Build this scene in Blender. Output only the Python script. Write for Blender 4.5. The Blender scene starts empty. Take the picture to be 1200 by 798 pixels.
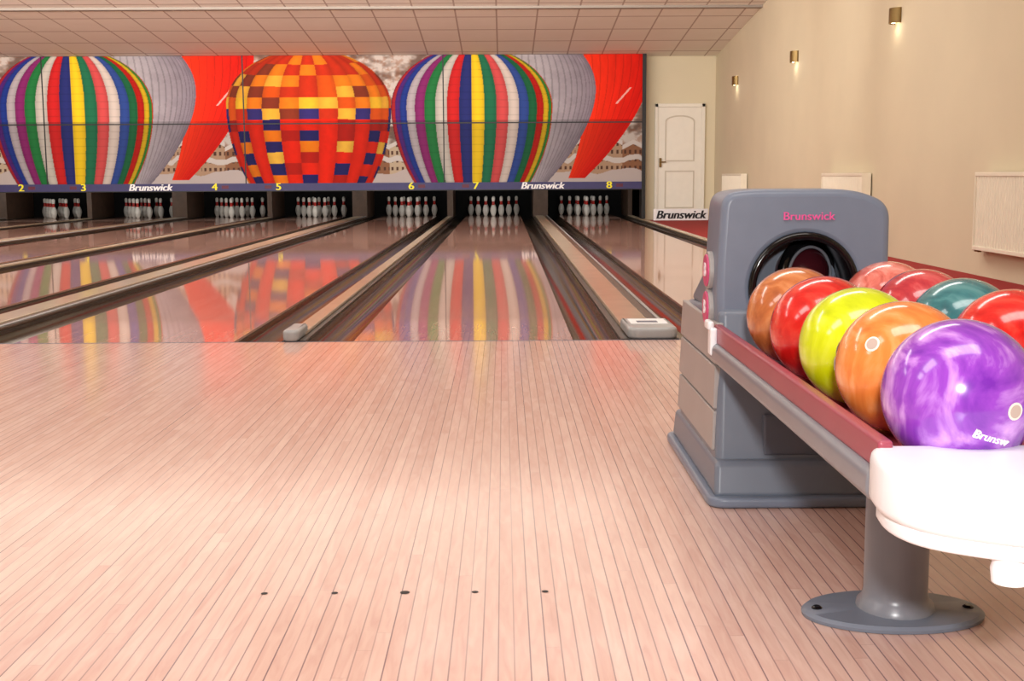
import bpy, math, random
import numpy as np
from mathutils import Matrix, Vector
random.seed(3); np.random.seed(3)
scene=bpy.context.scene
COL=scene.collection

def srgb(c):
    out=[]
    for v in c[:3]:
        v=v/255.0
        out.append(v/12.92 if v<=0.04045 else ((v+0.055)/1.055)**2.4)
    return (out[0],out[1],out[2],1.0)

# ------------------------------------------------------------ materials
def new_mat(name):
    m=bpy.data.materials.new(name); m.use_nodes=True
    nt=m.node_tree; b=nt.nodes['Principled BSDF']
    return m,nt,b
def mat(name,c,rough=0.5,metal=0.0,var=0.06,scale=8.0,coat=0.0,bump=0.0,spec=0.5):
    m,nt,b=new_mat(name)
    col=srgb(c)
    n=nt.nodes.new('ShaderNodeTexNoise'); n.inputs['Scale'].default_value=scale; n.inputs['Detail'].default_value=4
    g=nt.nodes.new('ShaderNodeTexCoord')
    nt.links.new(g.outputs['Object'],n.inputs['Vector'])
    r=nt.nodes.new('ShaderNodeValToRGB')
    r.color_ramp.elements[0].position=0.3; r.color_ramp.elements[1].position=0.7
    r.color_ramp.elements[0].color=tuple([x*(1-var) for x in col[:3]]+[1])
    r.color_ramp.elements[1].color=tuple([min(1,x*(1+var)) for x in col[:3]]+[1])
    nt.links.new(n.outputs['Fac'],r.inputs['Fac']); nt.links.new(r.outputs['Color'],b.inputs['Base Color'])
    b.inputs['Roughness'].default_value=rough; b.inputs['Metallic'].default_value=metal
    b.inputs['Specular IOR Level'].default_value=spec
    b.inputs['Coat Weight'].default_value=coat
    if bump>0:
        bm=nt.nodes.new('ShaderNodeBump'); bm.inputs['Strength'].default_value=bump; bm.inputs['Distance'].default_value=0.002
        n2=nt.nodes.new('ShaderNodeTexNoise'); n2.inputs['Scale'].default_value=scale*20
        nt.links.new(g.outputs['Object'],n2.inputs['Vector'])
        nt.links.new(n2.outputs['Fac'],bm.inputs['Height']); nt.links.new(bm.outputs['Normal'],b.inputs['Normal'])
    return m
def emis(name,c,s):
    m,nt,b=new_mat(name); b.inputs['Base Color'].default_value=srgb(c)
    b.inputs['Emission Color'].default_value=srgb(c); b.inputs['Emission Strength'].default_value=s
    return m
def mth(nt,op,a,b=None,c=None):
    n=nt.nodes.new('ShaderNodeMath'); n.operation=op
    for i,v in enumerate((a,b,c)):
        if v is None: continue
        if isinstance(v,(int,float)): n.inputs[i].default_value=v
        else: nt.links.new(v,n.inputs[i])
    return n.outputs[0]
def mixc(nt,f,a,b,blend='MIX'):
    n=nt.nodes.new('ShaderNodeMix'); n.data_type='RGBA'; n.blend_type=blend
    for s,v in ((n.inputs[0],f),(n.inputs[6],a),(n.inputs[7],b)):
        if isinstance(v,(int,float,tuple)): s.default_value=v
        else: nt.links.new(v,s)
    return n.outputs[2]
def board_mat(name,c1,c2,cline,rough,linestr,width=0.0268,lw=0.085,xoff=0.0,spec=0.5):
    m,nt,b=new_mat(name)
    g=nt.nodes.new('ShaderNodeNewGeometry'); s=nt.nodes.new('ShaderNodeSeparateXYZ')
    nt.links.new(g.outputs['Position'],s.inputs[0])
    bx=mth(nt,'DIVIDE',mth(nt,'ADD',s.outputs[0],40+xoff),width)
    idx=mth(nt,'FLOOR',bx); fr=mth(nt,'FRACT',bx)
    w=nt.nodes.new('ShaderNodeTexWhiteNoise'); w.noise_dimensions='1D'; nt.links.new(idx,w.inputs['W'])
    yy=mth(nt,'ADD',s.outputs[1],mth(nt,'MULTIPLY',w.outputs['Value'],9.0))
    ysc=mth(nt,'DIVIDE',yy,1.25)
    seg=mth(nt,'FLOOR',ysc); yfr=mth(nt,'FRACT',ysc)
    cv=nt.nodes.new('ShaderNodeCombineXYZ'); nt.links.new(idx,cv.inputs[0]); nt.links.new(seg,cv.inputs[1])
    w2=nt.nodes.new('ShaderNodeTexWhiteNoise'); w2.noise_dimensions='3D'; nt.links.new(cv.outputs[0],w2.inputs['Vector'])
    # grain
    gv=nt.nodes.new('ShaderNodeCombineXYZ')
    nt.links.new(mth(nt,'MULTIPLY',s.outputs[0],55.0),gv.inputs[0])
    nt.links.new(mth(nt,'MULTIPLY',s.outputs[1],7.0),gv.inputs[1])
    nt.links.new(mth(nt,'MULTIPLY',w2.outputs['Value'],30.0),gv.inputs[2])
    gn=nt.nodes.new('ShaderNodeTexNoise'); gn.inputs['Scale'].default_value=1.0; gn.inputs['Detail'].default_value=5; gn.inputs['Distortion'].default_value=0.8
    nt.links.new(gv.outputs[0],gn.inputs['Vector'])
    t=mth(nt,'ADD',mth(nt,'MULTIPLY',w2.outputs['Value'],0.38),mth(nt,'MULTIPLY',mth(nt,'SUBTRACT',gn.outputs['Fac'],0.22),1.15))
    t=mth(nt,'MINIMUM',mth(nt,'MAXIMUM',t,0.0),1.0)
    base=mixc(nt,t,srgb(c1),srgb(c2))
    l1=mth(nt,'LESS_THAN',fr,lw)
    l1=mth(nt,'MULTIPLY',l1,mth(nt,'ADD',mth(nt,'MULTIPLY',w.outputs['Value'],0.6),0.4))
    l2=mth(nt,'LESS_THAN',yfr,0.0012)
    l=mth(nt,'MULTIPLY',mth(nt,'MAXIMUM',l1,mth(nt,'MULTIPLY',l2,0.3)),linestr)
    col=mixc(nt,l,base,srgb(cline))
    nt.links.new(col,b.inputs['Base Color'])
    b.inputs['Roughness'].default_value=rough; b.inputs['Specular IOR Level'].default_value=spec
    return m
def ball_mat(name,dark,main,light,scale=7.0,lo=.32,hi=.72):
    m,nt,b=new_mat(name)
    g=nt.nodes.new('ShaderNodeTexCoord')
    n=nt.nodes.new('ShaderNodeTexNoise'); n.inputs['Scale'].default_value=scale; n.inputs['Detail'].default_value=5; n.inputs['Distortion'].default_value=2.4
    nt.links.new(g.outputs['Object'],n.inputs['Vector'])
    r=nt.nodes.new('ShaderNodeValToRGB'); e=r.color_ramp.elements
    e[0].position=lo; e[0].color=srgb(dark); e[1].position=hi; e[1].color=srgb(light)
    x=e.new(0.5); x.color=srgb(main)
    nt.links.new(n.outputs['Fac'],r.inputs['Fac']); nt.links.new(r.outputs['Color'],b.inputs['Base Color'])
    b.inputs['Roughness'].default_value=0.18; b.inputs['Coat Weight'].default_value=0.55; b.inputs['Coat Roughness'].default_value=0.035
    return m

# ------------------------------------------------------------ geometry helpers
def mk(name,verts,faces,mats,fm=None,smooth=False,center=True):
    me=bpy.data.meshes.new(name)
    v=np.array(verts,dtype=float)
    c=(v.min(0)+v.max(0))/2 if center else np.zeros(3)
    me.from_pydata((v-c).tolist(),[],faces)
    if not isinstance(mats,(list,tuple)): mats=[mats]
    for m in mats: me.materials.append(m)
    if fm is not None: me.polygons.foreach_set('material_index',fm)
    if smooth: me.polygons.foreach_set('use_smooth',[True]*len(me.polygons))
    me.update()
    o=bpy.data.objects.new(name,me); o.location=c; COL.objects.link(o)
    return o
def bevel(o,w,seg=3,angle=True):
    b=o.modifiers.new('bevel','BEVEL'); b.width=w; b.segments=seg
    b.limit_method='ANGLE'; b.angle_limit=math.radians(35)
    for p in o.data.polygons: p.use_smooth=True
    w=o.modifiers.new('wn','WEIGHTED_NORMAL')
    return o
BF=[(0,3,2,1),(4,5,6,7),(0,1,5,4),(1,2,6,5),(2,3,7,6),(3,0,4,7)]
def box(name,x0,x1,y0,y1,z0,z1,m,bv=0,seg=3):
    v=[(x0,y0,z0),(x1,y0,z0),(x1,y1,z0),(x0,y1,z0),(x0,y0,z1),(x1,y0,z1),(x1,y1,z1),(x0,y1,z1)]
    o=mk(name,v,BF,m)
    if bv: bevel(o,bv,seg)
    return o
def hexa(name,bot,top,m,bv=0):
    o=mk(name,list(bot)+list(top),BF,m)
    if bv: bevel(o,bv)
    return o
def lathe_data(prof,cx,cy,cz,n=24,sy=1.0):
    v=[];f=[]
    for r,z in prof:
        for i in range(n):
            a=2*math.pi*i/n; v.append((cx+r*math.cos(a),cy+sy*r*math.sin(a),cz+z))
    for j in range(len(prof)-1):
        for i in range(n):
            a=j*n+i;b=j*n+(i+1)%n; f.append((a,b,b+n,a+n))
    f.append(tuple(range(n))[::-1]); f.append(tuple(range((len(prof)-1)*n,len(prof)*n)))
    return v,f
def lathe(name,prof,cx,cy,cz,m,n=48,sy=1.0):
    v,f=lathe_data(prof,cx,cy,cz,n,sy); o=mk(name,v,f,m)
    for p in o.data.polygons: p.use_smooth=len(p.vertices)==4
    e=o.modifiers.new('es','EDGE_SPLIT'); e.split_angle=math.radians(40)
    return o
def rpoly(pts,rad,seg=8):
    out=[];n=len(pts)
    if not isinstance(rad,(list,tuple)): rad=[rad]*n
    for i in range(n):
        p=Vector(pts[i]);a=Vector(pts[i-1])-p;b=Vector(pts[(i+1)%n])-p
        r=rad[i]
        if r<=0: out.append(tuple(p)); continue
        ra=min(r,a.length*.49);rb=min(r,b.length*.49)
        A=p+a.normalized()*ra;B=p+b.normalized()*rb
        for k in range(seg+1):
            t=k/seg; q=A*(1-t)**2+p*2*t*(1-t)+B*t*t; out.append(tuple(q))
    return out
def circ(cx,cy,r,n=48): return [(cx+r*math.cos(2*math.pi*i/n),cy+r*math.sin(2*math.pi*i/n)) for i in range(n)]
def tomesh(o,name,m):
    bpy.context.view_layer.update()
    dg=bpy.context.evaluated_depsgraph_get()
    me=bpy.data.meshes.new_from_object(o.evaluated_get(dg)); me.name=name
    mw=o.matrix_world.copy()
    bpy.data.objects.remove(o)
    me.transform(mw)
    v=np.empty(len(me.vertices)*3); me.vertices.foreach_get('co',v); v=v.reshape(-1,3)
    c=(v.min(0)+v.max(0))/2
    me.transform(Matrix.Translation(-Vector(c)))
    me.materials.clear(); me.materials.append(m)
    no=bpy.data.objects.new(name,me); no.location=c; COL.objects.link(no)
    return no
def plate(name,outer,holes,half,bv,mw,m):
    cu=bpy.data.curves.new(name,'CURVE'); cu.dimensions='2D'; cu.fill_mode='BOTH'
    for pts in [outer]+holes:
        s=cu.splines.new('POLY'); s.points.add(len(pts)-1)
        for i,p in enumerate(pts): s.points[i].co=(p[0],p[1],0,1)
        s.use_cyclic_u=True
    cu.extrude=half-bv; cu.bevel_depth=bv; cu.bevel_resolution=3; cu.offset=-bv
    o=bpy.data.objects.new(name,cu); o.matrix_world=mw; COL.objects.link(o)
    no=tomesh(o,name,m)
    for p in no.data.polygons: p.use_smooth=True
    e=no.modifiers.new('es','EDGE_SPLIT'); e.split_angle=math.radians(40)
    return no
RX=Matrix.Rotation(math.pi/2,4,'X')
def txt(name,body,size,loc,m,shear=0.0,bold=0.0,rot=RX,sx=1.0,ext=0.002):
    parts=[]
    for i,d in enumerate((-bold,0,bold) if bold else (0,)):
        cu=bpy.data.curves.new(name,'FONT'); cu.body=body; cu.size=size; cu.shear=shear
        cu.align_x='CENTER'; cu.align_y='CENTER'; cu.extrude=ext
        o=bpy.data.objects.new(name,cu)
        o.matrix_world=Matrix.Translation(loc)@rot@Matrix.Translation((d,0,0.0002*i))@Matrix.Scale(sx,4,(1,0,0)); COL.objects.link(o)
        parts.append(tomesh(o,name,m))
    if len(parts)==1: return parts[0]
    V=[];F=[]
    for p in parts:
        b0=len(V)
        V+=[tuple(v.co+p.location) for v in p.data.vertices]; F+=[tuple(i+b0 for i in f.vertices) for f in p.data.polygons]
    for p in parts: bpy.data.objects.remove(p)
    return mk(name,V,F,m)
def group(name,kids,loc=None):
    bpy.context.view_layer.update()
    if loc is None:
        P=[k.matrix_world@Vector(c) for k in kids for c in k.bound_box]
        lo=[min(p[i] for p in P) for i in range(3)]; hi=[max(p[i] for p in P) for i in range(3)]
        loc=((lo[0]+hi[0])/2,(lo[1]+hi[1])/2,lo[2])
    e=bpy.data.objects.new(name,None); e.location=loc; e.empty_display_size=0.1; COL.objects.link(e)
    inv=Matrix.Translation(loc).inverted()
    for k in kids:
        k.parent=e; k.matrix_parent_inverse=inv
    return e
def sub(parent,kids):
    bpy.context.view_layer.update()
    inv=parent.matrix_world.inverted()
    for k in kids: k.parent=parent; k.matrix_parent_inverse=inv

# ------------------------------------------------------------ constants
H=0.798; FOUL=5.964; PIN=FOUL+18.29; LEND=25.15
XR=3.72; XL=-11.6; YB=22.0; YN=-3.0; YE=25.9
LC={8:1.62,7:-0.20,6:-1.85,5:-3.67,4:-5.30,3:-7.12,2:-8.75,1:-10.55}
HW=0.533; G=0.235
def ceil_z(y): return 2.835+0.09*(22-y)

# ------------------------------------------------------------ materials
M_app=board_mat('approach_boards',(204,160,146),(232,200,186),(104,80,92),0.14,0.85,lw=0.09,spec=0.6)
M_lane=board_mat('lane_boards',(180,134,118),(204,162,146),(126,92,88),0.05,0.5,lw=0.07,spec=0.85)
M_wall=mat('wall_paint',(210,197,168),0.8,var=0.03,scale=1.2,bump=0.1)
M_wallb=mat('wall_paint_back',(224,212,182),0.8,var=0.02,scale=1.2,bump=0.1)
M_gut=mat('gutter_plastic',(62,50,40),0.14,var=0.15,scale=3)
M_div=mat('divider_cap',(180,160,136),0.22,var=0.06,scale=4)
M_divs=mat('divider_side',(60,50,42),0.4)
M_red=mat('red_carpet',(150,26,24),0.9,var=0.15,scale=60)
M_black=mat('black_panel',(16,16,18),0.5)
M_blk2=mat('pit_curtain',(10,10,11),0.9)
M_kick=mat('kickback',(84,62,48),0.5,var=0.2)
M_blue=mat('strip_blue',(50,46,96),0.5)
M_yel=mat('number_yellow',(240,228,30),0.5)
M_white=mat('sign_white',(238,236,236),0.5)
M_txtred=mat('small_red',(90,24,50),0.5)
M_dark=mat('dark_text',(20,20,24),0.5)
M_door=mat('door_white',(238,232,218),0.45,var=0.02)
M_rad=mat('radiator_white',(236,228,206),0.4,var=0.02)
M_radg=mat('radiator_groove_shade',(178,164,138),0.5,var=0.02)  # darker tone paints the shade in the gaps between ribs
M_brass=mat('brass',(120,96,54),0.35,metal=0.7)
M_bulb=emis('bulb',(255,235,190),6)
M_hood=mat('hood_grey',(118,128,146),0.35,var=0.03,scale=20,bump=0.05)
M_hood2=mat('hood_base_grey',(114,122,136),0.38,var=0.03)
M_hood3=mat('hood_recess',(94,100,114),0.45)
M_side=mat('hood_side_panel',(164,158,156),0.4,var=0.03)
M_pink=mat('pink_badge',(206,74,124),0.35)
M_logo=mat('pink_logo',(236,90,160),0.4,var=0.02)
M_mar=mat('rack_maroon',(158,70,86),0.35,var=0.06)
M_rail=mat('rack_rail_grey',(126,128,136),0.3)
M_cap=mat('rack_end_white',(242,244,248),0.3,var=0.01)
M_gloss=mat('black_gloss',(14,14,16),0.12)
M_mech=mat('mechanism',(70,22,30),0.2)
M_pinw=mat('pin_white',(240,236,228),0.25,var=0.02)
M_pinr=mat('pin_red',(200,40,30),0.3)
M_noseg=mat('divider_nose_grey',(160,162,162),0.3)
M_insert=mat('finger_insert',(240,226,214),0.4,var=0.02)
M_hole=mat('finger_hole_lit',(190,168,156),0.6,var=0.05)  # pale disc: flash light inside the hole is put into the colour

# ceiling material
M_ceil,nt,b=new_mat('ceiling_tiles')
g=nt.nodes.new('ShaderNodeNewGeometry'); s=nt.nodes.new('ShaderNodeSeparateXYZ'); nt.links.new(g.outputs['Position'],s.inputs[0])
fx=mth(nt,'FRACT',mth(nt,'DIVIDE',mth(nt,'ADD',s.outputs[0],60.1),0.6))
fy=mth(nt,'FRACT',mth(nt,'DIVIDE',mth(nt,'ADD',s.outputs[1],60.4),0.9))
ln=mth(nt,'MAXIMUM',mth(nt,'LESS_THAN',fx,0.04),mth(nt,'LESS_THAN',fy,0.045))
n=nt.nodes.new('ShaderNodeTexNoise'); n.inputs['Scale'].default_value=3; nt.links.new(g.outputs['Position'],n.inputs['Vector'])
c=mixc(nt,n.outputs['Fac'],srgb((236,229,218)),srgb((242,237,228)))
nt.links.new(mixc(nt,ln,c,srgb((186,170,158))),b.inputs['Base Color']); b.inputs['Roughness'].default_value=0.85

# ------------------------------------------------------------ room shell
box('floor_base',XL,XR,FOUL+0.001,YE,-0.30,-0.2,M_black)
fl=box('floor',XL,XR,YN,FOUL,-0.30,0.0,M_app)
box('wall_right',XR,XR+0.15,YN,YE,-0.30,5.4,M_wall)
box('wall_left',XL-0.15,XL,YN,YE,-0.30,5.4,M_wall)
box('wall_front',XL,XR,YN-0.15,YN,-0.30,5.4,M_wall)
box('wall_back',2.475,XR,YB,YB+0.15,-0.2,3.05,M_wallb)
box('wall_behind_pinsetters',XL,XR,YE,YE+0.15,-0.30,3.2,M_blk2)
cz0=ceil_z(YN);cz1=ceil_z(YE)
hexa('ceiling',[(XL,YN,cz0),(XR,YN,cz0),(XR,YE,cz1),(XL,YE,cz1)],[(XL,YN,cz0+.1),(XR,YN,cz0+.1),(XR,YE,cz1+.1),(XL,YE,cz1+.1)],M_ceil)
M_beam=mat('beam_white',(150,140,130),0.9,var=0.02)
for yy in (18.1,11.5,4.5):
    box('ceiling_beam',XL,XR,yy,yy+0.14,ceil_z(yy)-0.035,ceil_z(yy)+0.02,M_beam,0.008)
# door
dk=[]
dx0,dx1,dz=2.66,3.54,2.02
dk.append(box('leaf',dx0+.06,dx1-.06,YB-.03,YB-.001,0.0,dz-.06,M_door,0.004))
dk.append(box('frame_left',dx0,dx0+.06,YB-.05,YB-.001,0,dz,M_door,0.006))
dk.append(box('frame_right',dx1-.06,dx1,YB-.05,YB-.001,0,dz,M_door,0.006))
dk.append(box('frame_top',dx0,dx1,YB-.05,YB-.001,dz-.06,dz,M_door,0.006))
M_groove=mat('door_groove',(206,196,178),0.5,var=0.02)
def ring(name,o,t,mw,m,half=0.006):
    xs=[p[0] for p in o];ys=[p[1] for p in o]
    sx=1-2*t/(max(xs)-min(xs));sy=1-2*t/(max(ys)-min(ys))
    mx=(max(xs)+min(xs))/2;my=(max(ys)+min(ys))/2
    i=[(mx+(p[0]-mx)*sx,my+(p[1]-my)*sy) for p in o]
    return plate(name,o,[i],half,0.002,mw,m)
cx=(dx0+dx1)/2
arch=[(cx-.26,1.02),(cx+.26,1.02),(cx+.26,1.72)]+[(cx+.26*math.cos(a)*1.0,1.72+.10*math.sin(a)) for a in [math.pi*k/12 for k in range(1,12)]]+[(cx-.26,1.72)]
lowp=[(cx-.26,.2),(cx+.26,.2),(cx+.26,.86),(cx-.26,.86)]
dk.append(ring('panel_upper',arch,.022,Matrix.Translation((0,YB-.034,0))@RX,M_groove))
dk.append(ring('panel_lower',lowp,.022,Matrix.Translation((0,YB-.034,0))@RX,M_groove))
dk.append(box('handle',dx0+.09,dx0+.2,YB-.08,YB-.06,1.0,1.02,M_brass,0.005))
dk.append(box('handle_plate',dx0+.08,dx0+.12,YB-.062,YB-.03,.92,1.08,M_brass,0.003))
group('door_1',dk)

# ------------------------------------------------------------ lanes, gutters, dividers
def gutter(name,x0,x1):
    v=[];f=[];N=12
    ys=[FOUL+.004,LEND]
    for y in ys:
        for i in range(N+1):
            a=math.pi*i/N
            v.append(((x0+x1)/2-(x1-x0)/2*math.cos(a),y,-0.012-0.085*math.sin(a)**0.8))
    for i in range(N): f.append((i,i+1,N+2+i,N+1+i))
    return mk(name,v,f,M_gut,smooth=True)
lanes=sorted(LC)
for k in lanes:
    c=LC[k]
    l=box('bowling_lane',c-HW,c+HW,FOUL+.006,LEND,-0.2,0.0,M_lane)
    ks=[gutter('gutter_left',c-HW-G+.001,c-HW-.001),gutter('gutter_right',c+HW+.001,c+HW+G-.001)]
    sub(l,ks)
divs=[(LC[k]+HW+G,LC[k+1]-HW-G) for k in range(1,8)]+[(LC[8]+HW+G,LC[8]+HW+G+.085)]
for i,(a,b_) in enumerate(divs):
    wide=b_-a>0.15
    if wide: a+=.03
    d=box('lane_divider',divs[i][0],divs[i][1],FOUL+.01,LEND,-0.2,0.004,M_divs)
    ks=[]
    if wide:
        ks.append(box('cap',a+.006,b_-.085,FOUL+.35,23.85,0.004,0.03,M_div,0.006))
        ks.append(box('cap_strip',b_-.08,b_-.006,FOUL+.35,23.85,0.004,0.022,M_kick,0.005))
        ks.append(box('cap_edge',b_-.03,b_-.012,FOUL+.35,23.85,0.022,0.03,M_noseg,0.003))
    else:
        b_=a+.09
        ks.append(box('cap',a+.004,b_-.004,FOUL+.2,23.85,0.004,0.024,M_div,0.006))
    L=0.42 if wide else 0.30
    y0=FOUL-(0.0 if wide else .02)
    out=rpoly([(a+.005,y0),(b_-.005,y0),(b_-.005,y0+L),(a+.005,y0+L)],[0.06 if wide else .04]*2+[0.01,0.01])
    ks.append(plate('nose',out,[],0.028,0.016,Matrix.Translation((0,0,0.030)),M_noseg))
    if wide:
        ks.append(box('nose_label',a+.035,b_-.035,FOUL+.16,FOUL+.36,0.058,0.061,M_white))
        ks.append(box('nose_label_text',a+.07,b_-.08,FOUL+.2,FOUL+.27,0.0612,0.0622,M_hood3))
    sub(d,ks)
box('carpet_runner',divs[-1][1]+.01,XR-.002,FOUL+.004,YB-.002,-0.2,-0.002,M_red)
box('foul_line',XL+.001,XR-.001,FOUL-.012,FOUL-.002,0.0,0.0012,M_hood3)
# dots on the approach
v=[];f=[]
for k in lanes:
    for j in range(-2,3):
        r=0.0095 if j==0 else 0.0065
        b0=len(v)
        for i in range(16):
            a=2*math.pi*i/16; v.append((LC[k]+.005+j*0.1354+r*math.cos(a),2.304+r*math.sin(a),0.0008))
        f.append(tuple(range(b0,b0+16)))
mk('approach_dots',v,f,M_dark)

# ------------------------------------------------------------ pins
prof=[(.026,0),(.0335,.012),(.0405,.03),(.0498,.057),(.058,.09),(.0605,.114),(.0575,.149),(.0465,.184),(.036,.208),(.0312,.219),(.0262,.234),(.0235,.250),(.0228,.258),(.0238,.276),(.0262,.288),(.0295,.305),(.0323,.335),(.0315,.350),(.027,.365),(.018,.376),(.006,.381)]
for k in lanes:
    v=[];f=[];fm=[]
    for row in range(4):
        for j in range(row+1):
            px=LC[k]+(j-row/2)*0.3048; py=PIN+row*0.264
            vv,ff=lathe_data(prof,px,py,0.001,16); b0=len(v)
            v+=vv; f+=[tuple(q+b0 for q in t) for t in ff]
            for t in ff:
                z=sum(vv[q][2] for q in t)/len(t)
                fm.append(1 if 0.226<z<0.285 and len(t)==4 else 0)
    mk('bowling_pins',v,f,[M_pinw,M_pinr],fm,smooth=True)

# ------------------------------------------------------------ pinsetter pits / masking unit
MY=21.75
mk_kids=[]
SC=66.7
MT=2.852
mx0=XL+0.02; mx1=2.41
step=0.0095
nx=int((mx1-mx0)/step)+1; zb,zt=0.675,MT; nz=int((zt-zb)/step)+1
xs=np.linspace(mx0,mx1,nx); zs=np.linspace(zb,zt,nz)
Xg,Zg=np.meshgrid(xs,zs)
PX=591+SC*Xg; PY=205-SC*(Zg-H)-3
def hsh(a,b,s=0):
    t=np.sin(a*127.1+b*311.7+s*74.7)*43758.5453
    return t-np.floor(t)
def vnoise(x,y,s=0):
    xi=np.floor(x);yi=np.floor(y);xf=x-xi;yf=y-yi
    xf=xf*xf*(3-2*xf);yf=yf*yf*(3-2*yf)
    return (hsh(xi,yi,s)*(1-xf)+hsh(xi+1,yi,s)*xf)*(1-yf)+(hsh(xi,yi+1,s)*(1-xf)+hsh(xi+1,yi+1,s)*xf)*yf
def fbm(x,y,s=0): return .5*vnoise(x,y,s)+.3*vnoise(2.1*x,2.1*y,s+1)+.2*vnoise(4.3*x,4.3*y,s+2)
def wrap(c): return np.mod(PX-c+230,460)-230
U=np.mod(PX-292,460)+292
img=np.zeros(PX.shape+(3,))
def put(mask,colr):
    colr=np.asarray(colr,float)
    if colr.ndim==1: img[mask]=colr
    else: img[mask]=colr[mask]
def lerp(a,b,t): return np.asarray(a,float)*(1-t[...,None])+np.asarray(b,float)*t[...,None]
t=np.clip((fbm(U/16,PY/10,1)-.38)*4,0,1); img[:]=lerp((120,100,90),(214,204,196),t)
t2=np.clip((fbm(U/5,PY/4,5)-.5)*5,0,1)*.4; img=img*(1-t2[...,None])+np.array((150,98,72))*t2[...,None]
# village houses: roofs with facades and window rows
hx=np.floor(U/27); hb=150+hsh(hx,1,2)*14; lx=np.mod(U,27)
roof=hb+np.abs(lx-13)*.5
vil=np.zeros_like(img); vil[:]=(186,156,130); fh=hsh(hx,2,4)
vil[fh<.5]=(150,108,82); vil[fh<.22]=(206,186,160)
win=(np.mod(lx,6)>2)&(np.mod(lx,6)<4.6)&(np.mod(PY,9)>3)&(np.mod(PY,9)<7); vil[win]=(90,62,52)
put((PY>roof+5)&(PY<205),vil)
put((PY>roof)&(PY<roof+5),(226,218,212))
row2=(PY>176+8*vnoise(U/9,PY*0,6))&(PY<182+8*vnoise(U/9,PY*0,6)); put(row2,(222,214,208))
snow=(PY>194+8*vnoise(U/20,PY*0,9)); put(snow,(206,194,190))
def hw(py,yc,rx,top,bot,wb,pw=1.9):
    up=rx*np.sqrt(np.clip(1-((yc-py)/(yc-top))**2,0,1))
    tt=np.clip((py-yc)/(bot-yc),0,1)
    dn=rx*(1-(1-wb)*tt**pw)
    return np.where(py<yc,up,dn)
# red balloon (leaning)
du=wrap(700)
tt=np.clip((PY-62)/(206-62),0,1)
left=-17+10*np.sin(tt*math.pi*.6)-tt**2*26*1.0
right=66-2*tt-78*tt**1.9
red=(du>left)&(du<right)&(PY<206)
rr=(du-left)/np.maximum(right-left,1)
rc=lerp((236,64,32),(206,30,20),np.clip(rr*1.1,0,1)); rc*= (1-.10*(np.mod(rr*9,1)<.14))[...,None]; rc*=(.94+.12*fbm(rr*14,PY/22,21))[...,None]
put(red,rc)
slit=red&(np.abs((du-30)+ (PY-112)*.9)<1.3)&(np.abs(PY-112)<9); put(slit,(240,180,170))
# silver balloon
w=hw(PY,104,86,36,224,.12,1.7); du=wrap(612)-np.clip((PY-104)/110,0,1)*6
m_=np.abs(du)<w; th=np.arcsin(np.clip(du/np.maximum(w,1),-1,1)); gi=(th/math.pi+.5)*30
base=lerp((200,194,196),(128,118,130),np.clip((th+.2)/1.7,0,1)); base*=(1-.15*(np.mod(gi,1)<.25))[...,None]; base*=(.92+.16*fbm(gi/2,PY/9,22))[...,None]
put(m_,base)
# striped balloon
w=hw(PY,124,93,56,250,.42,2.0); du=wrap(555)
m_=np.abs(du)<w; th=np.arcsin(np.clip(du/np.maximum(w,1),-1,1)); N=20
gi=np.floor((th/math.pi+.5)*N).astype(int)
pal=np.array([(150,36,60),(196,50,60),(96,50,140),(46,70,160),(210,200,206),(150,52,120),(44,128,70),(214,206,196),(200,44,44),(44,50,110),(236,200,50),(40,112,80),(214,90,90),(232,218,208),(60,86,160),(36,110,70),(200,36,26),(240,200,50),(60,140,60),(214,80,30)],float)
base=pal[np.clip(gi,0,N-1)]; base=base*(1.04-.24*np.abs(np.sin(th)))[...,None]
gfr=np.mod((th/math.pi+.5)*N,1); base*=(.90+.14*np.sin(gfr*math.pi))[...,None]
base*=(1-.07*(np.mod(PY+4*np.cos(th),8.5)<1.1))[...,None]
put(m_,base)
# checkered balloon
w=hw(PY,122,95,58,246,.50,2.1); du=wrap(367)
m_=(np.abs(du)<w)&(PX<640); th=np.arcsin(np.clip(du/np.maximum(w,1),-1,1))
gi=np.floor((th/math.pi+.5)*13); row=np.floor((PY-58+ 5*np.cos(th)*np.clip((PY-122)/60,-1,1))/13.4)
h2=hsh(gi,row,17)
base=np.zeros_like(img)
up=row<6
cu=np.zeros_like(img); cu[:]=(234,130,36); cu[h2<.62]=(214,90,28); cu[h2<.36]=(190,54,26); cu[h2<.10]=(240,180,70); cu[(np.mod(gi+row,2)<1)&(h2>.68)]=(130,56,36)
cu[(row==5)&(np.mod(gi,3)<1)]=(56,48,110); cu[(row==4)&(np.mod(gi,4)==2)]=(240,190,60)
cl=np.zeros_like(img); cl[:]=(224,44,20); cl[(np.mod(gi+2*row,4)<1)]=(40,36,96); cl[(np.mod(gi+2*row,4)==2)&(h2<.55)]=(240,130,30); cl[(np.mod(gi+row,3)==1)&(h2>.86)]=(244,190,80); cl[(h2<.12)]=(176,34,22)
base=np.where(up[...,None],cu,cl)
base=base*(1.04-.24*np.abs(np.sin(th))**2)[...,None]
gfr=np.mod((th/math.pi+.5)*13,1); base*=(.90+.13*np.sin(gfr*math.pi))[...,None]; base*=(.95+.1*fbm(U/6,PY/6,23))[...,None]
put(m_,base)
img=np.clip(img,0,255)
lum=img.mean(2,keepdims=True); img=np.clip(lum+(img-lum)*1.12,0,255)
img[PY>139]*=0.84  # shade of the tilted lower panel multiplied into the mural colours
lin=np.where(img/255<=.04045,img/255/12.92,((img/255+.055)/1.055)**2.4)
me=bpy.data.meshes.new('mural')
verts=np.stack([Xg.ravel(),np.full(Xg.size,MY),Zg.ravel()],1)
idx=np.arange(nx*nz).reshape(nz,nx)
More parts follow.
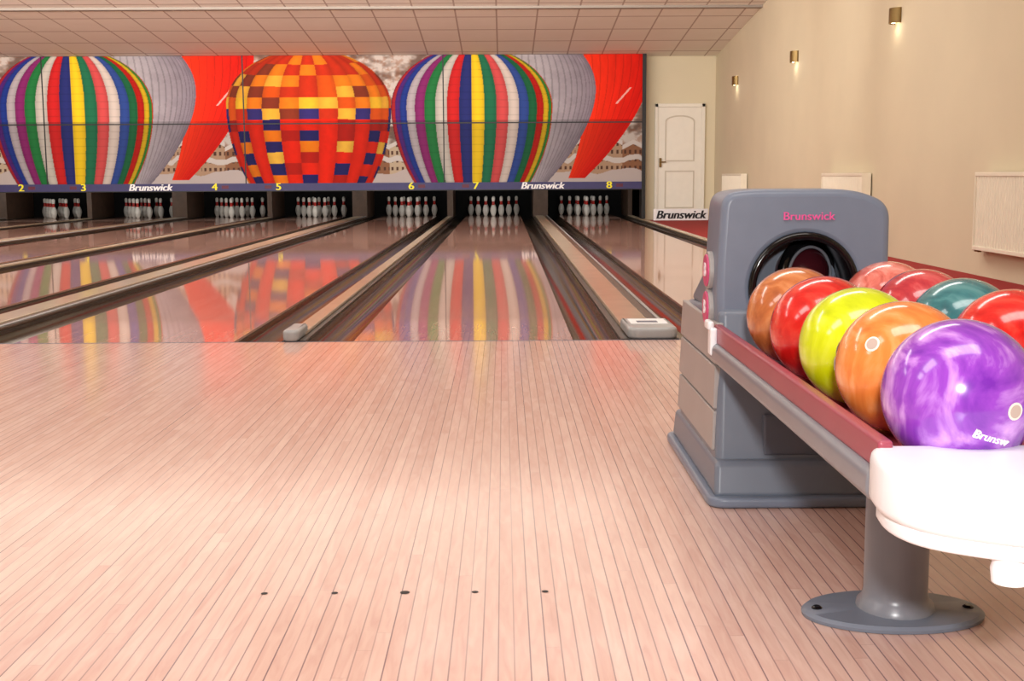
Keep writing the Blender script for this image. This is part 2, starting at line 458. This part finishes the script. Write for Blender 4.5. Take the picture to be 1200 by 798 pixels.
quads=np.stack([idx[:-1,:-1].ravel(),idx[:-1,1:].ravel(),idx[1:,1:].ravel(),idx[1:,:-1].ravel()],1)
me.vertices.add(len(verts)); me.vertices.foreach_set('co',verts.ravel())
me.loops.add(quads.size); me.loops.foreach_set('vertex_index',quads.ravel())
me.polygons.add(len(quads)); me.polygons.foreach_set('loop_start',np.arange(len(quads))*4)
me.update(calc_edges=True)
ca=me.color_attributes.new('Col','FLOAT_COLOR','POINT')
ca.data.foreach_set('color',np.concatenate([lin.reshape(-1,3),np.ones((nx*nz,1))],1).ravel())
M_mur,nt,b=new_mat('mural_print'); at=nt.nodes.new('ShaderNodeVertexColor'); at.layer_name='Col'
nt.links.new(at.outputs['Color'],b.inputs['Base Color']); b.inputs['Roughness'].default_value=0.55; b.inputs['Specular IOR Level'].default_value=0.1
me.materials.append(M_mur)
mo=bpy.data.objects.new('mural',me); COL.objects.link(mo); mk_kids.append(mo)
mk_kids.append(box('panel_back',mx0,mx1,MY+.004,MY+.10,0.56,MT,M_black))
mk_kids.append(box('number_strip',mx0,mx1,MY-.02,MY+.003,0.55,0.675,M_blue))
mk_kids.append(box('lower_lip',mx0,mx1,MY-.02,MY+.1,0.535,0.55,M_black))
zs_=H-(142-205)/SC-.045
mk_kids.append(box('seam_horizontal',mx0,mx1,MY-.006,MY+.002,zs_-.010,zs_+.010,M_black))
for xx in (-7.93,-4.48,-1.03,-11.38):
    mk_kids.append(box('seam_vertical',xx-.010,xx+.010,MY-.006,MY+.002,0.55,MT,M_black))
mk_kids.append(box('end_frame',mx1,mx1+.065,MY-.03,YB+.1,0.03,MT,M_black))
pxnum={1:-128+4,2:32,3:104,4:256,5:330,6:484,7:559,8:714}
for k,p in pxnum.items():
    mk_kids.append(txt('number_%d'%k,str(k),0.17,((p-591)/SC,MY-.024,0.612),M_yel,bold=0.006,sx=1.2))
    mk_kids.append(box('indicator_%d'%k,(p-591)/SC+(-.24 if k%2 else .12),(p-591)/SC+(-.12 if k%2 else .24),MY-.024,MY-.018,0.585,0.64,M_txtred))
for p in (181,636,-279):
    mk_kids.append(txt('lettering','Brunswick',0.165,((p-591)/SC,MY-.024,0.608),M_white,shear=0.25,bold=0.007,sx=1.08))
group('masking_unit',mk_kids)
# kickbacks
for i,(a,b_) in enumerate(divs):
    box('pinsetter_kickback',a+.002,b_-.002,23.9,25.28,0.005,0.598,M_kick)
box('pit_roof',XL+.02,2.47,21.86,25.5,0.60,0.64,M_blk2)
box('pit_curtain',XL+.02,2.47,25.3,25.34,-.19,0.598,M_blk2)

# low sign next to door
group('low_sign_board',[box('board',2.60,3.55,21.55,21.59,0.001,0.20,M_white,0.004),txt('lettering','Brunswick',0.20,(3.07,21.545,0.095),M_dark,shear=0.25,bold=0.008,sx=1.02)])

# ------------------------------------------------------------ radiators
def radiator(y0,y1):
    ks=[]
    x0=3.61;z0,z1=.21,.80
    ks.append(box('body',x0+.03,x0+.085,y0+.01,y1-.01,z0+.02,z1-.01,M_rad))
    v=[];f=[];fm=[];n=int((y1-y0)/0.05)*4
    for i in range(n+1):
        ph=i%4; xx=x0+.004 if ph in(0,1) else x0+.022
        yy=y0+(y1-y0)*i/n
        v+=[(xx,yy,z0+.03),(xx,yy,z1-.03)]
    for i in range(n):
        f.append((2*i,2*i+1,2*i+3,2*i+2)); fm.append(1 if i%4==2 else 0)
    ks.append(mk('ribbed_front',v,f,[M_rad,M_radg],fm))
    ks.append(box('top_grille',x0,x0+.095,y0,y1,z1-.03,z1,M_rad,.004))
    ks.append(box('bottom_rail',x0,x0+.09,y0,y1,z0,z0+.03,M_rad,.004))
    ks.append(box('side_near',x0,x0+.095,y0-.004,y0+.01,z0,z1,M_rad,.003))
    ks.append(box('side_far',x0,x0+.095,y1-.01,y1+.004,z0,z1,M_rad,.003))
    ks.append(box('bracket',x0+.08,XR-.0005,y0+.2,y0+.25,z0+.1,z1-.1,M_rad))
    ks.append(box('bracket_b',x0+.08,XR-.0005,y1-.25,y1-.2,z0+.1,z1-.1,M_rad))
    ks.append(box('valve',x0+.04,x0+.07,y1-.02,y1+.06,z0-.02,z0+.02,M_brass,.005))
    group('radiator',ks)
radiator(18.95,20.6); radiator(12.55,14.15); radiator(7.95,9.53)

# ------------------------------------------------------------ sconces
def sconce(y):
    z=2.26; r=.095; v=[];f=[];N=16
    for zz in (z-.07,z+.07):
        for rr in (r,r-.008):
            for i in range(N+1):
                a=math.pi*i/N; v.append((XR-.001-rr*math.sin(a)*.9,y-rr*math.cos(a),zz))
    K=N+1
    for i in range(N):
        f.append((i,i+1,2*K+i+1,2*K+i)); f.append((K+i,3*K+i,3*K+i+1,K+i+1))
        f.append((i,K+i,K+i+1,i+1)); f.append((2*K+i,2*K+i+1,3*K+i+1,3*K+i))
    ks=[mk('shade',v,f,M_brass,smooth=False)]
    ks.append(lathe('bulb',[(.005,-.072),(.018,-.068),(.022,0),(.016,.045),(.005,.05)],XR-.045,y,z,M_bulb,16))
    ks.append(box('back_plate',XR-.008,XR-.001,y-.05,y+.05,z-.05,z+.05,M_brass))
    group('wall_sconce',ks)
    ld=bpy.data.lights.new('sconce_light','POINT'); ld.energy=.7; ld.color=(1,.9,.7); ld.shadow_soft_size=.02
    lo=bpy.data.objects.new('sconce_light',ld); lo.location=(XR-.10,y,z-.11); COL.objects.link(lo)
for y in (19.98,15.96,11.9,7.88,3.85): sconce(y)

# ------------------------------------------------------------ ball return hood
hk=[]
HX0,HX1=.522,.948
ZT=.760
out=rpoly([(HX0+.010,.36),(HX1-.008,.36),(HX1,.52),(HX1-.002,ZT-.035),(HX1-.09,ZT),(HX0+.07,ZT),(HX0+.012,ZT-.012),(HX0,.52)],[.01,.01,.1,.04,.06,.05,.035,.1])
HC=(.737,.520)
hole=circ(HC[0],HC[1],.128)
hk.append(plate('hood_shell',out,[hole],.10,.018,Matrix.Translation((0,3.13,0))@RX,M_hood))
def torus(name,R,r,loc,m,rot=RX,n=48,k=12):
    v=[];f=[]
    for i in range(n):
        A=2*math.pi*i/n
        for j in range(k):
            B=2*math.pi*j/k; p=Vector(((R+r*math.cos(B))*math.cos(A),(R+r*math.cos(B))*math.sin(A),r*math.sin(B)))
            p=rot@p; v.append((p.x+loc[0],p.y+loc[1],p.z+loc[2]))
    for i in range(n):
        for j in range(k):
            f.append((i*k+j,((i+1)%n)*k+j,((i+1)%n)*k+(j+1)%k,i*k+(j+1)%k))
    return mk(name,v,f,m,smooth=True)
hk.append(torus('opening_ring',.127,.010,(HC[0],3.028,HC[1]),M_gloss))
v=[];f=[];n_=48
for j,yy in enumerate((3.045,3.30)):
    for i in range(n_):
        a=2*math.pi*i/n_; v.append((HC[0]+.124*math.cos(a),yy,HC[1]+.124*math.sin(a)))
for i in range(n_): f.append((i,(i+1)%n_,n_+(i+1)%n_,n_+i))
hk.append(mk('opening_tunnel',v,f,M_gloss,smooth=True))
hk.append(torus('accelerator_wheel',.088,.014,(HC[0]+.045,3.17,HC[1]+.02),M_gloss,rot=Matrix.Rotation(math.radians(30),4,'Z')@RX))
hk.append(torus('accelerator_rim',.072,.004,(HC[0]+.045,3.155,HC[1]+.02),M_rail,rot=Matrix.Rotation(math.radians(30),4,'Z')@RX))
v,f=lathe_data([(.07*math.sin(math.pi*t/16)+1e-4,-.07*math.cos(math.pi*t/16)) for t in range(17)],HC[0]+.035,3.20,HC[1]+.025,32)
hk.append(mk('waiting_ball',v,f,M_mech,smooth=True))
hk.append(box('inner_back',.56,.91,3.30,3.32,.38,.68,M_black))
hk.append(txt('lettering','Brunswick',.028,(.745,3.0280,.694),M_logo,bold=.0003,sx=1.08,ext=.0012))
# lower body
hk.append(hexa('pedestal',[(.516,2.96,.06),(.925,2.96,.06),(.925,3.60,.06),(.516,3.60,.06)],[(.528,3.02,.47),(.935,3.02,.47),(.935,3.58,.44),(.528,3.58,.44)],M_hood2,.02))
hk.append(hexa('rear_cowl',[(.535,3.20,.44),(.93,3.20,.44),(.93,3.56,.44),(.535,3.56,.44)],[(.555,3.20,.70),(.91,3.20,.70),(.91,3.40,.55),(.555,3.40,.55)],M_hood2,.02))
base_o=rpoly([(.488,2.885),(.960,2.885),(.960,3.69),(.488,3.69)],[.05]*4)
hk.append(plate('base_flange',base_o,[],.0125,.008,Matrix.Translation((0,0,.0135)),M_hood))
hk.append(hexa('base_skirt',[(.505,2.91,.02),(.942,2.91,.02),(.942,3.66,.02),(.505,3.66,.02)],[(.510,2.935,.105),(.937,2.935,.105),(.937,3.64,.105),(.510,3.64,.105)],M_hood2,.015))
hk.append(box('front_recess',.632,.815,2.966,2.99,.11,.215,M_hood3,.008))
for i,(z0,z1) in enumerate(((.12,.218),(.223,.328),(.333,.435))):
    dx=(z0-.06)/.41*.012; dx1=(z1-.06)/.41*.012
    hk.append(hexa('side_panel_%d'%i,[(.509+dx,2.985+z0*.06,z0),(.528+dx,2.985+z0*.06,z0),(.528+dx,3.60,z0),(.509+dx,3.60,z0)],[(.509+dx1,2.985+z1*.06,z1),(.528+dx1,2.985+z1*.06,z1),(.528+dx1,3.585,z1),(.509+dx1,3.585,z1)],M_side,.004))
RY=Matrix.Rotation(-math.pi/2,4,'Y')
for i,z in enumerate((.556,.462)):
    for R,mm,h in ((.048,M_side,.008),(.041,M_pink,.012)):
        hk.append(plate('side_badge_%d'%i,circ(0,0,R,32),[],h,.003,Matrix.Translation((.522,3.13,z))@RY,mm))
    hk.append(txt('side_badge_text_%d'%i,'B',.05,(.509,3.13,z),M_white,rot=Matrix.Rotation(-math.pi/2,4,'Z')@RX,ext=.001))
group('ball_return_hood',hk)

# ------------------------------------------------------------ ball rack
rk=[]
Y0,Y1=1.66,3.0
XA,XB=.500,1.045
for side,(xa,s) in enumerate(((XA,1),(XB,-1))):
    a,b_=sorted((xa,xa+.034*s)); rk.append(box('rail_%d'%side,a,b_,Y0,Y1,.345,.393,M_rail,.016,5))
    a,b_=sorted((xa+.012*s,xa+.034*s)); rk.append(box('bumper_%d'%side,a,b_,Y0,Y1,.390,.434,M_mar,.006))
rk.append(box('tray',XA+.025,XB-.025,Y0,Y1-.04,.360,.3755,M_mar,.004))
rk.append(box('tray_ridge',.762,.778,Y0,Y1-.1,.3755,.40,M_mar,.004))
for yy in (1.9,2.2,2.5,2.8): rk.append(box('cross_bar',XA+.03,XB-.03,yy-.02,yy+.02,.330,.362,M_rail,.006))
rk.append(box('spine',.68,.76,Y0-.05,2.96,.30,.332,M_rail,.008))
rk.append(box('hood_bracket',XA-.004,XA+.014,2.95,2.99,.362,.43,M_cap,.006))
rk.append(box('hood_bracket_tab',XA-.010,XA+.006,2.955,3.01,.424,.446,M_cap,.006))
capo=[(.504,1.685),(.492,1.60),(.496,1.555),(.510,1.515),(.54,1.48),(.60,1.442),(.68,1.408),(.78,1.394),(.88,1.408),(.96,1.442),(1.02,1.48),(1.058,1.515),(1.074,1.555),(1.080,1.60),(1.07,1.685)]
rk.append(plate('end_cap',rpoly(capo,.03,3),[],.038,.014,Matrix.Translation((0,0,.386)),M_cap))
lip=[(.78+(x-.78)*.97,1.56+(y-1.56)*.93) for x,y in capo]
rk.append(plate('end_cap_lower',rpoly(lip,.03,3),[],.012,.006,Matrix.Translation((0,0,.340)),M_cap))
rk.append(lathe('cap_knob',[(.012,0),(.022,.003),(.024,.02),(.02,.035)],.622,1.47,.294,M_cap,24))
rk.append(lathe('leg_column',[(.0,.0),(.070,.0),(.068,.014),(.060,.022),(.0565,.035),(.0565,.32)],.708,2.165,.012,M_rail))
rk.append(lathe('leg_foot_plate',[(.0,.0),(.164,.0),(.165,.006),(.158,.012),(.06,.016)],.704,2.165,.001,M_hood2,64,sy=.62))
for sx_ in (-1,1):
    rk.append(lathe('foot_bolt',[(.0,0),(.010,0),(.010,.005),(.006,.008)],.704+.138*sx_,2.165,.010,M_gloss,12))
group('ball_rack',rk)

# ------------------------------------------------------------ balls
def ball(x,y,m,hole_dir,z=.4845,rz=0.0):
    v=[];f=[];fm=[];nu,nv=64,32;R=.108
    for j in range(1,nv):
        p=math.pi*j/nv
        for i in range(nu):
            a=2*math.pi*i/nu; v.append((R*math.sin(p)*math.cos(a),R*math.sin(p)*math.sin(a),R*math.cos(p)))
    for j in range(nv-2):
        for i in range(nu):
            a=j*nu+i;b_=j*nu+(i+1)%nu; f.append((a,a+nu,b_+nu,b_)); fm.append(0)
    t=len(v); v.append((0,0,R)); u=len(v); v.append((0,0,-R))
    for i in range(nu):
        f.append((t,i,(i+1)%nu)); fm.append(0)
        f.append((u,(nv-2)*nu+(i+1)%nu,(nv-2)*nu+i)); fm.append(0)
    d=Vector(hole_dir).normalized()
    side=Vector((1,0.6,0)) if d.x>0 else Vector((-1,.6,0))
    t1=(side-d*side.dot(d)).normalized(); t2=d.cross(t1)
    for (ox,oy,rr) in ((0,0,.0125),(.105,.014,.0115),(.105,-.014,.0115)):
        dd=(d*R*math.cos(ox/R)+t1*R*math.sin(ox/R)+t2*oy).normalized(); s1=dd.cross(Vector((0,0,1))).normalized(); s2=dd.cross(s1)
        for q,(rad,lift,mi) in enumerate(((rr,.0004,1),(rr*.74,.0009,2))):
            b0=len(v)
            for i in range(20):
                a=2*math.pi*i/20; pp=(dd*R+s1*rad*math.cos(a)+s2*rad*math.sin(a)).normalized()*(R+lift); v.append(tuple(pp))
            b1=len(v); v.append(tuple(dd*(R+lift)))
            for i in range(20): f.append((b0+i,b1,b0+(i+1)%20)); fm.append(mi)
    o=mk('bowling_ball',v,f,[m,M_insert,M_hole],fm,smooth=True,center=False); o.location=(x,y,z)
    return o
M={}
M['brown']=ball_mat('ball_brown',(170,92,50),(200,116,64),(224,152,98),9)
M['red']=ball_mat('ball_red',(186,14,16),(214,32,28),(234,84,66),8)
M['yellow']=ball_mat('ball_yellow',(186,200,6),(212,224,16),(232,240,90),6)
M['orange']=ball_mat('ball_orange',(218,110,46),(236,136,64),(248,178,116),7)
M['purple']=ball_mat('ball_purple',(112,40,162),(146,66,186),(214,160,232),7,.34,.68)
M['pink']=ball_mat('ball_pink',(200,90,80),(226,122,108),(240,170,156),14)
M['crimson']=ball_mat('ball_crimson',(170,34,54),(200,58,66),(222,104,104),11)
M['teal']=ball_mat('ball_teal',(40,96,104),(54,120,126),(96,154,154),9)
LB=[(2.73,'brown',(.7,.8,-.2)),(2.485,'red',(.5,.9,-.4)),(2.235,'yellow',(.3,.9,-.6)),(1.985,'orange',(-.92,-.85,.62)),(1.735,'purple',(.40,-1,-.06))]
purple=None
for y,k,d in LB:
    o=ball(.648,y,M[k],d)
    if k=='purple': purple=o
RB=[(2.90,'pink',(0,.9,.1)),(2.66,'crimson',(0,.9,-.3)),(2.42,'teal',(.2,.9,-.3)),(2.18,'red',(.2,.9,-.2))]
for y,k,d in RB: ball(.905,y,M[k],d)
dd=Vector((.10,-1,-.44)).normalized(); zax=dd; xax=Vector((0,0,1)).cross(zax).normalized(); yax=zax.cross(xax)
rot=Matrix((xax,yax,zax)).transposed().to_4x4()@Matrix.Rotation(math.radians(-18),4,'Z')
o=txt('engraving','Brunsw',.018,tuple(Vector((.648,1.735,.4845))+dd*.1064),M_white,rot=rot,bold=.0003,ext=.0016)
sub(purple,[o])

# ------------------------------------------------------------ lights
def area(name,loc,target,sx,sy,e,col=(1,.968,.925)):
    ld=bpy.data.lights.new(name,'AREA'); ld.shape='RECTANGLE'; ld.size=sx; ld.size_y=sy; ld.energy=e; ld.color=col
    o=bpy.data.objects.new(name,ld); o.location=loc
    o.rotation_euler=(Vector(target)-Vector(loc)).to_track_quat('-Z','Y').to_euler(); COL.objects.link(o); return o
for yy in (1.0,6.0,11.0):
    for xx in (-8,-4,0.5):
        area('ceiling_light',(xx,yy,ceil_z(yy)-.25),(xx,yy+1.2,0),3.0,1.2,82)
area('mural_fill',(-4.5,15.0,3.30),(-4.5,21.75,1.7),12,.4,310)  # unseen lamp without a fixture, added to brighten the mural
area('ceiling_fill',(-4.2,12.5,2.75),(-4.2,18.5,3.3),13,.4,270)  # added upward fill to lift the ceiling, not a fitting of the room
area('wall_wash_light',(1.2,9.5,3.5),(3.7,14,1.2),2,.5,25)
area('flash_light',(.05,-.12,1.12),(.25,4,.4),.14,.08,50,(1,.985,.97))
for k in lanes:
    area('pin_light',(LC[k],22.6,.585),(LC[k],24.4,.2),1.0,.08,9.0,(1,.97,.92))
w=bpy.data.worlds.new('world'); w.use_nodes=True; w.node_tree.nodes['Background'].inputs[0].default_value=(1,.93,.85,1); w.node_tree.nodes['Background'].inputs[1].default_value=.3; scene.world=w
scene.view_settings.view_transform='Standard'; scene.view_settings.exposure=0.0

# ------------------------------------------------------------ camera
cd=bpy.data.cameras.new('camera'); cd.sensor_width=36; cd.lens=1450/1200*36; cd.clip_start=.02; cd.clip_end=100
co=bpy.data.objects.new('camera',cd); COL.objects.link(co)
co.matrix_world=Matrix.Translation((0,0,H))@Matrix.Rotation(math.radians(-.356),4,'Z')@Matrix.Rotation(math.radians(90-7.62),4,'X')@Matrix.Rotation(math.radians(-.30),4,'Z')
scene.camera=co
